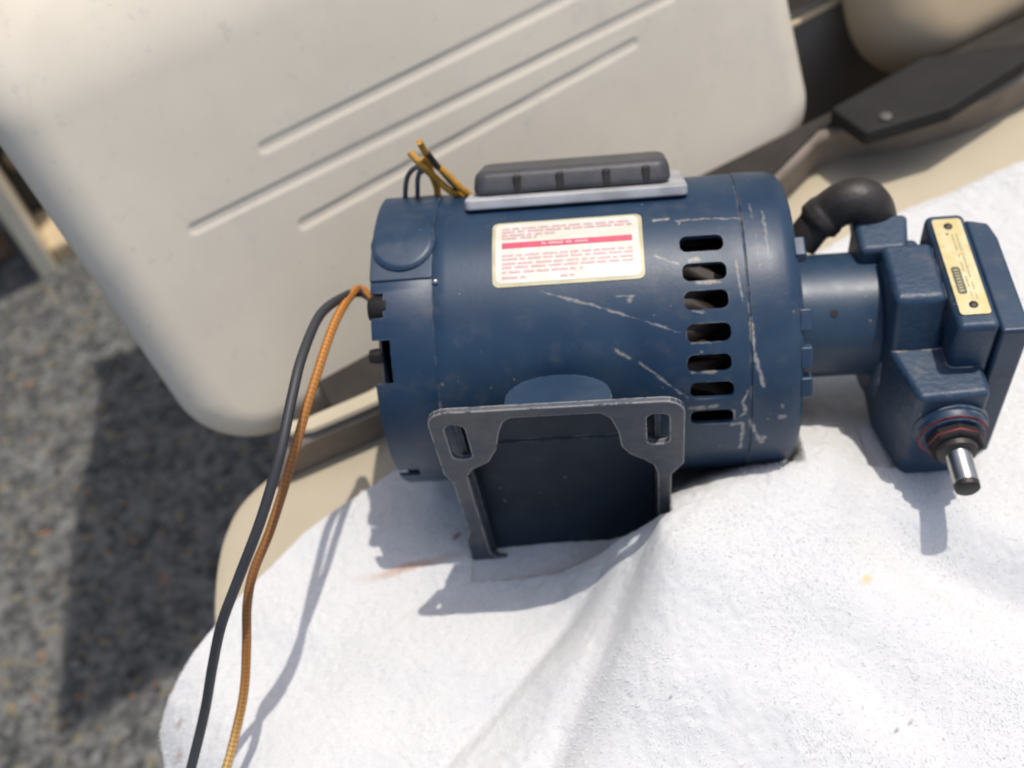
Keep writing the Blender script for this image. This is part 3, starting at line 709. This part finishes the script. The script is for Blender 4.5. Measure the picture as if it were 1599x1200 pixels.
for (u0, u1, v0) in ((.065, .93, .11), (.065, .93, .165), (.065, .42, .225), (.065, .30, .275), (.065, .93, .545), (.065, .93, .60), (.065, .93, .665), (.065, .93, .72), (.065, .60, .785), (.065, .22, .86), (.45, .54, .875)):
    text_row(u0, u1, v0, .034)
v, f = merge(pr); o = mesh('print', [L(p) for p in v], f, PINK, stk); o['kind'] = 'stuff'
pr = []; text_row(.33, .64, .385, .045, RR+.00085)
v, f = merge(pr); o = mesh('print', [L(p) for p in v], f, plain('pale_print', (.72, .42, .44), .45), stk); o['kind'] = 'stuff'

# capacitor cover on the far upper side, with its pale flange
TC = R(124)
def tan_(p): # (x, tangential towards the front, radial) at angle TC
    return (p[0], p[2]*cos(TC)+p[1]*sin(TC), p[2]*sin(TC)-p[1]*cos(TC))
part('cover_flange', remap(prism(rounded(-.066, -.034, .058, .036, .004), .0815, .0876), tan_), GASKET, None, 40, .0012)
cc = []
base_ = rounded(-.062, -.027, .050, .028, .008); 
capc = part('capacitor_cover', remap((lambda b: prism(b, .0878, .1012, [(p[0]*.97-.000, p[1]*.86) for p in b]))(base_), tan_), CAPBLK, None, 40, .004, 3)
for xx in (-.036, -.012, .014, .036):
    mesh('rib', [L(tan_(p)) for p in box((xx-.0022, .0240, .0895), (xx+.0022, .0276, .0985))[0]], box((0, 0, 0), (1, 1, 1))[1], IRON, capc, None, .001)

# mounting base
BE = R(-5); BD = .107
bn = np.array([0, cos(BE), sin(BE)]); bt = np.array([0, -sin(BE), cos(BE)])
def bpt(p): return tuple(np.array([p[0], 0, 0]) + p[1]*bt + p[2]*bn)   # (x, up the plate, outwards)
outer = rounded(-.083, -.106, .0466, .0810, (.011, .011, .011, .011), 5)
# narrow waist on the right and the left between the two feet
def waist(p):
    x, t = p; return p
right = [(.0466, .020), (.0400, .008), (.0396, -.050), (.0466, -.062)]
left = [(-.083, -.062), (-.0795, -.050), (-.0795, .010), (-.083, .020)]
n6 = 6
outer = outer[:n6] + outer[n6:2*n6] + left[::-1] + outer[2*n6:3*n6] + outer[3*n6:] + right[::-1]
def lobe(sgn):
    Lp = [(.0325, .000), (.0325, .010), (.0305, .019), (.0255, .0255), (.0185, .0315), (.0140, .040), (.0128, .055), (.0095, .068), (.0045, .0735),
          (-.040, .0735), (-.0445, .070), (-.0478, .060), (-.0510, .044), (-.0568, .031), (-.0670, .0235), (-.0703, .017), (-.0705, .000)]
    return Lp if sgn > 0 else [(-.0705, -.080), (-.066, -.086), (-.050, -.092), (-.0445, -.097), (.0045, -.097), (.0128, -.092), (.0280, -.086), (.0325, -.080)]
inner = lobe(1) + lobe(-1)
slots = [rounded(-.0752, .0345, -.0648, .0695, .0050, 5), rounded(.0275, .0408, .0387, .0698, .0040, 5)]
def plate_with_holes(outer, holes, z0, z1):
    bm = bmesh.new(); rings = []
    for lp_ in [outer] + holes:
        vs = [bm.verts.new((p[0], p[1], z1)) for p in lp_]; es = [bm.edges.new((vs[i], vs[(i+1) % len(vs)])) for i in range(len(vs))]; rings.append((vs, es))
    r = bmesh.ops.triangle_fill(bm, use_beauty=True, use_dissolve=False, edges=[e for _, es in rings for e in es])
    fs = [f for f in bm.faces]
    ex = bmesh.ops.extrude_face_region(bm, geom=fs)
    for v in [g for g in ex['geom'] if isinstance(g, bmesh.types.BMVert)]: v.co.z = z0
    bmesh.ops.recalc_face_normals(bm, faces=bm.faces)
    bm.verts.index_update(); V = [tuple(v.co) for v in bm.verts]; Fc = [[v.index for v in f.verts] for f in bm.faces]; bm.free(); return V, Fc
pv, pf = plate_with_holes(outer, [inner] + slots, BD-.0035, BD)
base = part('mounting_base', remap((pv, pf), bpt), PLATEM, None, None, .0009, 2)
# saddle: formed sheet from the upper foot in to the shell and out to the lower foot
prf = [(.0792, BD-.0025), (.0740, BD-.004), (.0640, BD-.011), (.054, .0908), (.043, .0886), (.022, .0878), (.0205, .0892), (.019, .0876), (0, .0872), (-.022, .0876), (-.043, .0886), (-.058, .0900), (-.0800, BD-.012), (-.0960, BD-.004), (-.1000, BD-.0025)]
V, Fc = [], []; npf = len(prf)
xs_ = np.linspace(-.068, .031, 8)
for off in (0, -.0022):
    for x in xs_:
        for (t, d) in prf: V.append(bpt((x, t*(1 + off*2), d+off)))
nb = len(xs_)*npf
for i in range(len(xs_)-1):
    for j in range(npf-1):
        q = [i*npf+j, (i+1)*npf+j, (i+1)*npf+j+1, i*npf+j+1]; Fc += [q, [x+nb for x in q[::-1]]]
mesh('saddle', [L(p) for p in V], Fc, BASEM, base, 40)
# end webs of the base, curved to the shell
for x0 in (-.0705, .0315):
    ow = [(.0660, BD-.0037), (.052, .0885)] + [(t, .0868*math.sqrt(max(0, 1-(t/.0868)**2))+.0005) for t in np.linspace(.028, -.060, 15)] + [(-.0955, BD-.0037)]
    pv_ = []
    for x in (x0, x0+.003): pv_ += [bpt((x, t, d)) for t, d in ow]
    n = len(ow)
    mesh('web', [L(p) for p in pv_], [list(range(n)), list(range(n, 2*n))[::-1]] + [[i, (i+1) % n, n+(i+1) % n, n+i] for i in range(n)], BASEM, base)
# half-round gusset between shell and upper foot
gs = [(-.016 + .030*cos(R(a)), .0) for a in range(0, 181, 12)]
V = []
for z_ in (0, .0016):
    for a in range(0, 181, 12):
        V.append(bpt((-.016+.027*cos(R(a)), (.0775-.009*abs(sin(R(a)))**.7)+z_, BD-.004-.023*abs(sin(R(a)))**.7)))
n = 16
mesh('gusset', [L(p) for p in V], [list(range(n)), list(range(n, 2*n))[::-1]] + [[i, (i+1) % n, n+(i+1) % n, n+i] for i in range(n)], SHELLM, base, 40)

# coupling, pump casting
part('coupling', disc_caps([(.1160, .0350), (.118, .0362), (.120, .0362), (.163, .0362), (.1650, .0350)], 64), PAINT, None, 35, .0008)
hp = cyl(1303, 490, .0362); part('set_screw', remap(disc_caps([(-.002, .0022), (.0004, .0022)], 12), lambda p: pol(hp[0]+p[1], hp[1]+p[2]/.0362, .0362+p[0])), DARKIN, None, 30)
body = merge([
    prism([(.164, -.006), (.1920, -.006), (.1920, .0475), (.164, .0475)], .0150, .0500, [(.164, -.006), (.1920, -.006), (.1920, .0365), (.164, .0365)]),
    prism([(.1645, -.005), (.1918, -.005), (.1918, .0440), (.1645, .0440)], -.060, .0150),
    prism([(.1915, -.026), (.2132, -.026), (.2132, .0600), (.1915, .0600)], -.006, .0512, [(.1915, -.026), (.2132, -.026), (.2132, .0605), (.1915, .0605)]),
    prism([(.1919, -.020), (.2128, -.020), (.2128, .0560), (.1919, .0560)], -.060, -.005),
    prism([(.1535, -.034), (.1850, -.034), (.1800, -.0055), (.1535, -.0055)], -.045, .0465),
    prism([(.1790, -.030), (.1922, -.030), (.1922, -.0050), (.1790, -.0050)], -.045, .0300),
    prism([(.1640, .020), (.2115, .020), (.2108, .0785), (.1730, .0805), (.1640, .0470)], -.055, .0185),
    remap(disc_caps([(.1600, .048), (.168, .052), (.19, .052), (.2, .048)], 40), lambda p: (p[0], p[1]*.75+.002, p[2]*.72-.018)),
])
pump = part('pump_body', body, CAST, None, 30, .0040, 4)
mesh('end_cover', [L(p) for p in prism([(.2136, -.024), (.226, -.020), (.2285, -.008), (.2285, .0615), (.2136, .0615)], -.062, .0478)[0]], prism([(0, 0)]*5, 0, 1)[1], PAINT, pump, 30, .0022, 3)
# brass name plate with two rivets and worn print
k = N('brass_plate')
c = k.mix(k.ramp(k.noise(90, 4, .6), .35, .7), (.60, .48, .21), (.66, .58, .36)); c = k.mix(k.ramp(k.noise(70, 4, .7), .58, .75), c, (.45, .31, .11))
PLATE = k.out(c, .42, .25, .5)
pc = [lp(*p, 2, .0516) for p in ((1449, 345), (1491, 344), (1551, 490), (1511, 498))]
px0 = (pc[0][0]+pc[3][0])/2; px1 = (pc[1][0]+pc[2][0])/2; px0 -= .0008; px1 += .0012; pf0 = pc[0][1]; pf1 = pc[2][1]
plt_ = mesh('nameplate', [L(p) for p in prism(rounded(px0, pf0, px1, pf1, .0022), .0513, .0522)[0]], prism(rounded(px0, pf0, px1, pf1, .0022), .0513, .0522)[1], PLATE, pump, 30, .0003)
pcx = (px0+px1)/2
for ff in (pf0+.0065, pf1-.0065):
    vv, fc = remap(disc_caps([(0, .0024), (.0006, .0023), (.0011, .0014), (.0013, .0004)], 14), lambda p: (pcx+p[1], ff+p[2], .0522+p[0]))
    mesh('rivet', [L(p) for p in vv], fc, IRON, plt_, 40)
vv, fc = remap(disc_caps([(0, .0007), (.0003, .0006)], 8), lambda p: (pcx-.0012, pf0+.0125+p[1], .0522+p[0]) if False else (pcx-.0018+p[1], pf0+.0125+p[2], .0522+p[0]))
mesh('dot', [L(p) for p in vv], fc, DARKIN, plt_)
bx0, bf0, bf1 = px0+.0022, pf0+(pf1-pf0)*.52, pf0+(pf1-pf0)*.80
BADGE = plain('worn_black_print', (.15, .135, .085), .5, 0, .6, 300)
vv, fc = prism(rounded(bx0, bf0, bx0+.0048, bf1, .0018), .05225, .0523); badge = mesh('badge', [L(p) for p in vv], fc, BADGE, plt_)
pr2 = []
q = bf0+.002
while q < bf1-.003:
    h_ = random.uniform(.0012, .002); pr2.append(prism([(bx0+.0012, q), (bx0+.0036, q), (bx0+.0036, q+h_*.6), (bx0+.0012, q+h_*.6)], .05231, .05235)); q += h_+.0006
for cx_ in (px0+.0082, px0+.0105):
    q = pf0+.013
    while q < pf1-.012:
        h_ = random.uniform(.0008, .0016); pr2.append(prism([(cx_, q), (cx_+.0009, q), (cx_+.0009, q+h_), (cx_, q+h_)], .05225, .0523)); q += h_*1.5 + (random.random() < .15)*.003
vv, fc = merge(pr2); o = mesh('print', [L(p) for p in vv], fc, plain('worn_print', (.40, .36, .2), .5), plt_); o['kind'] = 'stuff'
# shaft with packing nut and red sealant
SX, SZ = .1935, -.0085
def along_f(prof_, n=32, sq=1): return remap(disc_caps(prof_, n), lambda p: (SX+p[1], p[0]+.0075, SZ+p[2]))
part('shaft_collar', along_f([(.0700, .0200), (.0735, .0200), (.0745, .0185), (.0780, .0180), (.0800, .0165)], 40), PAINT, None, 30)
part('sealant_ring', along_f([(.0776, .0168), (.0782, .0183), (.0788, .0183), (.0794, .0168)], 32), REDSEAL, None, 60)
part('packing_nut', along_f([(.0800, .0140), (.0805, .0148), (.0865, .0148), (.0875, .0135)], 8), BLACKP, None, None, .0008)
part('sealant_ring', along_f([(.0836, .0146), (.0841, .0153), (.0847, .0153), (.0852, .0146)], 8), REDSEAL, None, 60)
part('shaft_sleeve', along_f([(.0870, .0110), (.0905, .0105), (.0915, .0085)], 28), IRON, None, 40)
part('shaft', along_f([(.0700, .0068), (.1090, .0068), (.1100, .0064)], 28), STEEL, None, 40)
part('shaft_tip', along_f([(.1101, .0067), (.1130, .0065), (.1140, .0052)], 28), IRON, None, 40)
# black pipe elbow
fe = -.040
EP = [lp(1250, 380, 1, fe+.006), lp(1270, 355, 1, fe+.003), lp(1294, 332, 1, fe), lp(1320, 317, 1, fe), lp(1343, 315, 1, fe), lp(1358, 328, 1, fe), lp(1364, 350, 1, fe), lp(1366, 376, 1, fe)]
path = catmull(EP, 6); nP = len(path)
rad_ = np.interp(np.linspace(0, 1, nP), [0, .16, .19, .26, .29, .6, 1], [.0104, .0104, .0132, .0130, .0120, .0140, .0135])
elb = part('pipe_elbow', tube(path, rad_, 24), IRON, None, 50)
# short leads by the cover
ORW = plain('orange_sleeve', (.55, .27, .03), .55, 0, .3, 300, .2); GRW = plain('grey_lead', (.10, .105, .115), .55)
fl = -.045
for pts, mt, r in (([(745, 312), (722, 296), (698, 272), (672, 250), (655, 222)], ORW, .0020), ([(740, 314), (706, 300), (682, 280), (660, 260), (640, 238)], ORW, .0021), ([(688, 330), (684, 312), (682, 292), (670, 262), (664, 246)], ORW, .0022),
                   ([(735, 312), (710, 290), (690, 268), (668, 240)], IRON, .0017), ([(634, 330), (633, 300), (637, 275), (650, 262), (662, 270)], GRW, .0015), ([(652, 330), (652, 300), (653, 276), (662, 262), (672, 268)], GRW, .0015)):
    P3 = [lp(*p, 1, fl + random.uniform(-.004, .004)) for p in pts]; part('lead', tube(catmull(P3, 6), r, 8), mt, None, 60)
# the two long leads
def with_z(pix): return [loc(at_z(x, y, z)) for x, y, z in pix]
x0_, t0_ = cyl(588, 474); st = pol(-.112, t0_, .082)
k = N('braided_sleeve')
ln_ = k.coord('UV'); sp2 = k.n('SeparateXYZ'); k.l(ln_, sp2.inputs[0])
chk = k.n('TexChecker'); chk.inputs['Scale'].default_value = 1.0
mp = k.n('Mapping'); mp.inputs['Rotation'].default_value = (0, 0, R(45)); mp.inputs['Scale'].default_value = (.9, .75, 1); k.l(ln_, mp.inputs[0]); k.l(mp.outputs[0], chk.inputs['Vector'])
c = k.mix(k.ramp(sp2.outputs[1], 200, 290), (.52, .21, .04), (.62, .48, .20)); c = k.mix(k.math('MULTIPLY', k.ramp(sp2.outputs[1], 80, 140), k.ramp(sp2.outputs[1], 180, 230, 1, 0)), c, (.30, .125, .042))
c = k.mix(k.math('MULTIPLY', chk.outputs['Fac'], .6), c, (.16, .075, .025))
k.bump(chk.outputs['Fac'], .5, .0006); BRAID = k.out(c, .6, 0, .3)
def lead(pix, r, mat, name, first):
    path = catmull([first] + with_z(pix), 12); nseg = 12
    v, f = tube(path, r, nseg)
    o = part(name, (v, f), mat, None, 60)
    uv = o.data.uv_layers.new(name='UVMap'); ln = np.concatenate([[0], np.cumsum([np.linalg.norm(np.array(a)-np.array(b)) for a, b in zip(path[1:], path[:-1])])])
    for p in o.data.polygons:
        for li in p.loop_indices:
            vi = o.data.loops[li].vertex_index; uv.data[li].uv = ((vi % nseg)/nseg*8, ln[vi//nseg]/.0014)
    return o
lead([(566, 453, .158), (549, 460, .168), (521, 508, .176), (490, 600, .172), (468, 675, .163), (450, 740, .152), (422, 828, .137), (396, 893, .124), (386, 945, .110), (385, 1010, .090), (381, 1080, .068), (368, 1145, .050), (350, 1215, .040)], .0025, BRAID, 'orange_lead', st)
lead([(566, 458, .160), (537, 464, .172), (500, 492, .184), (472, 556, .192), (456, 620, .190), (437, 710, .180), (408, 810, .162), (372, 905, .140), (346, 975, .122), (332, 1040, .100), (319, 1115, .074), (296, 1210, .050)], .0027, RUBBER, 'dark_lead', (st[0], st[1]-.002, st[2]-.004))
part('grommet', remap(disc_caps([(-.1185, .006), (-.115, .0078), (-.108, .0078)], 16), lambda p: (p[0], p[1]+st[1], p[2]+st[2]-.003)), BLACKP, None, 40)
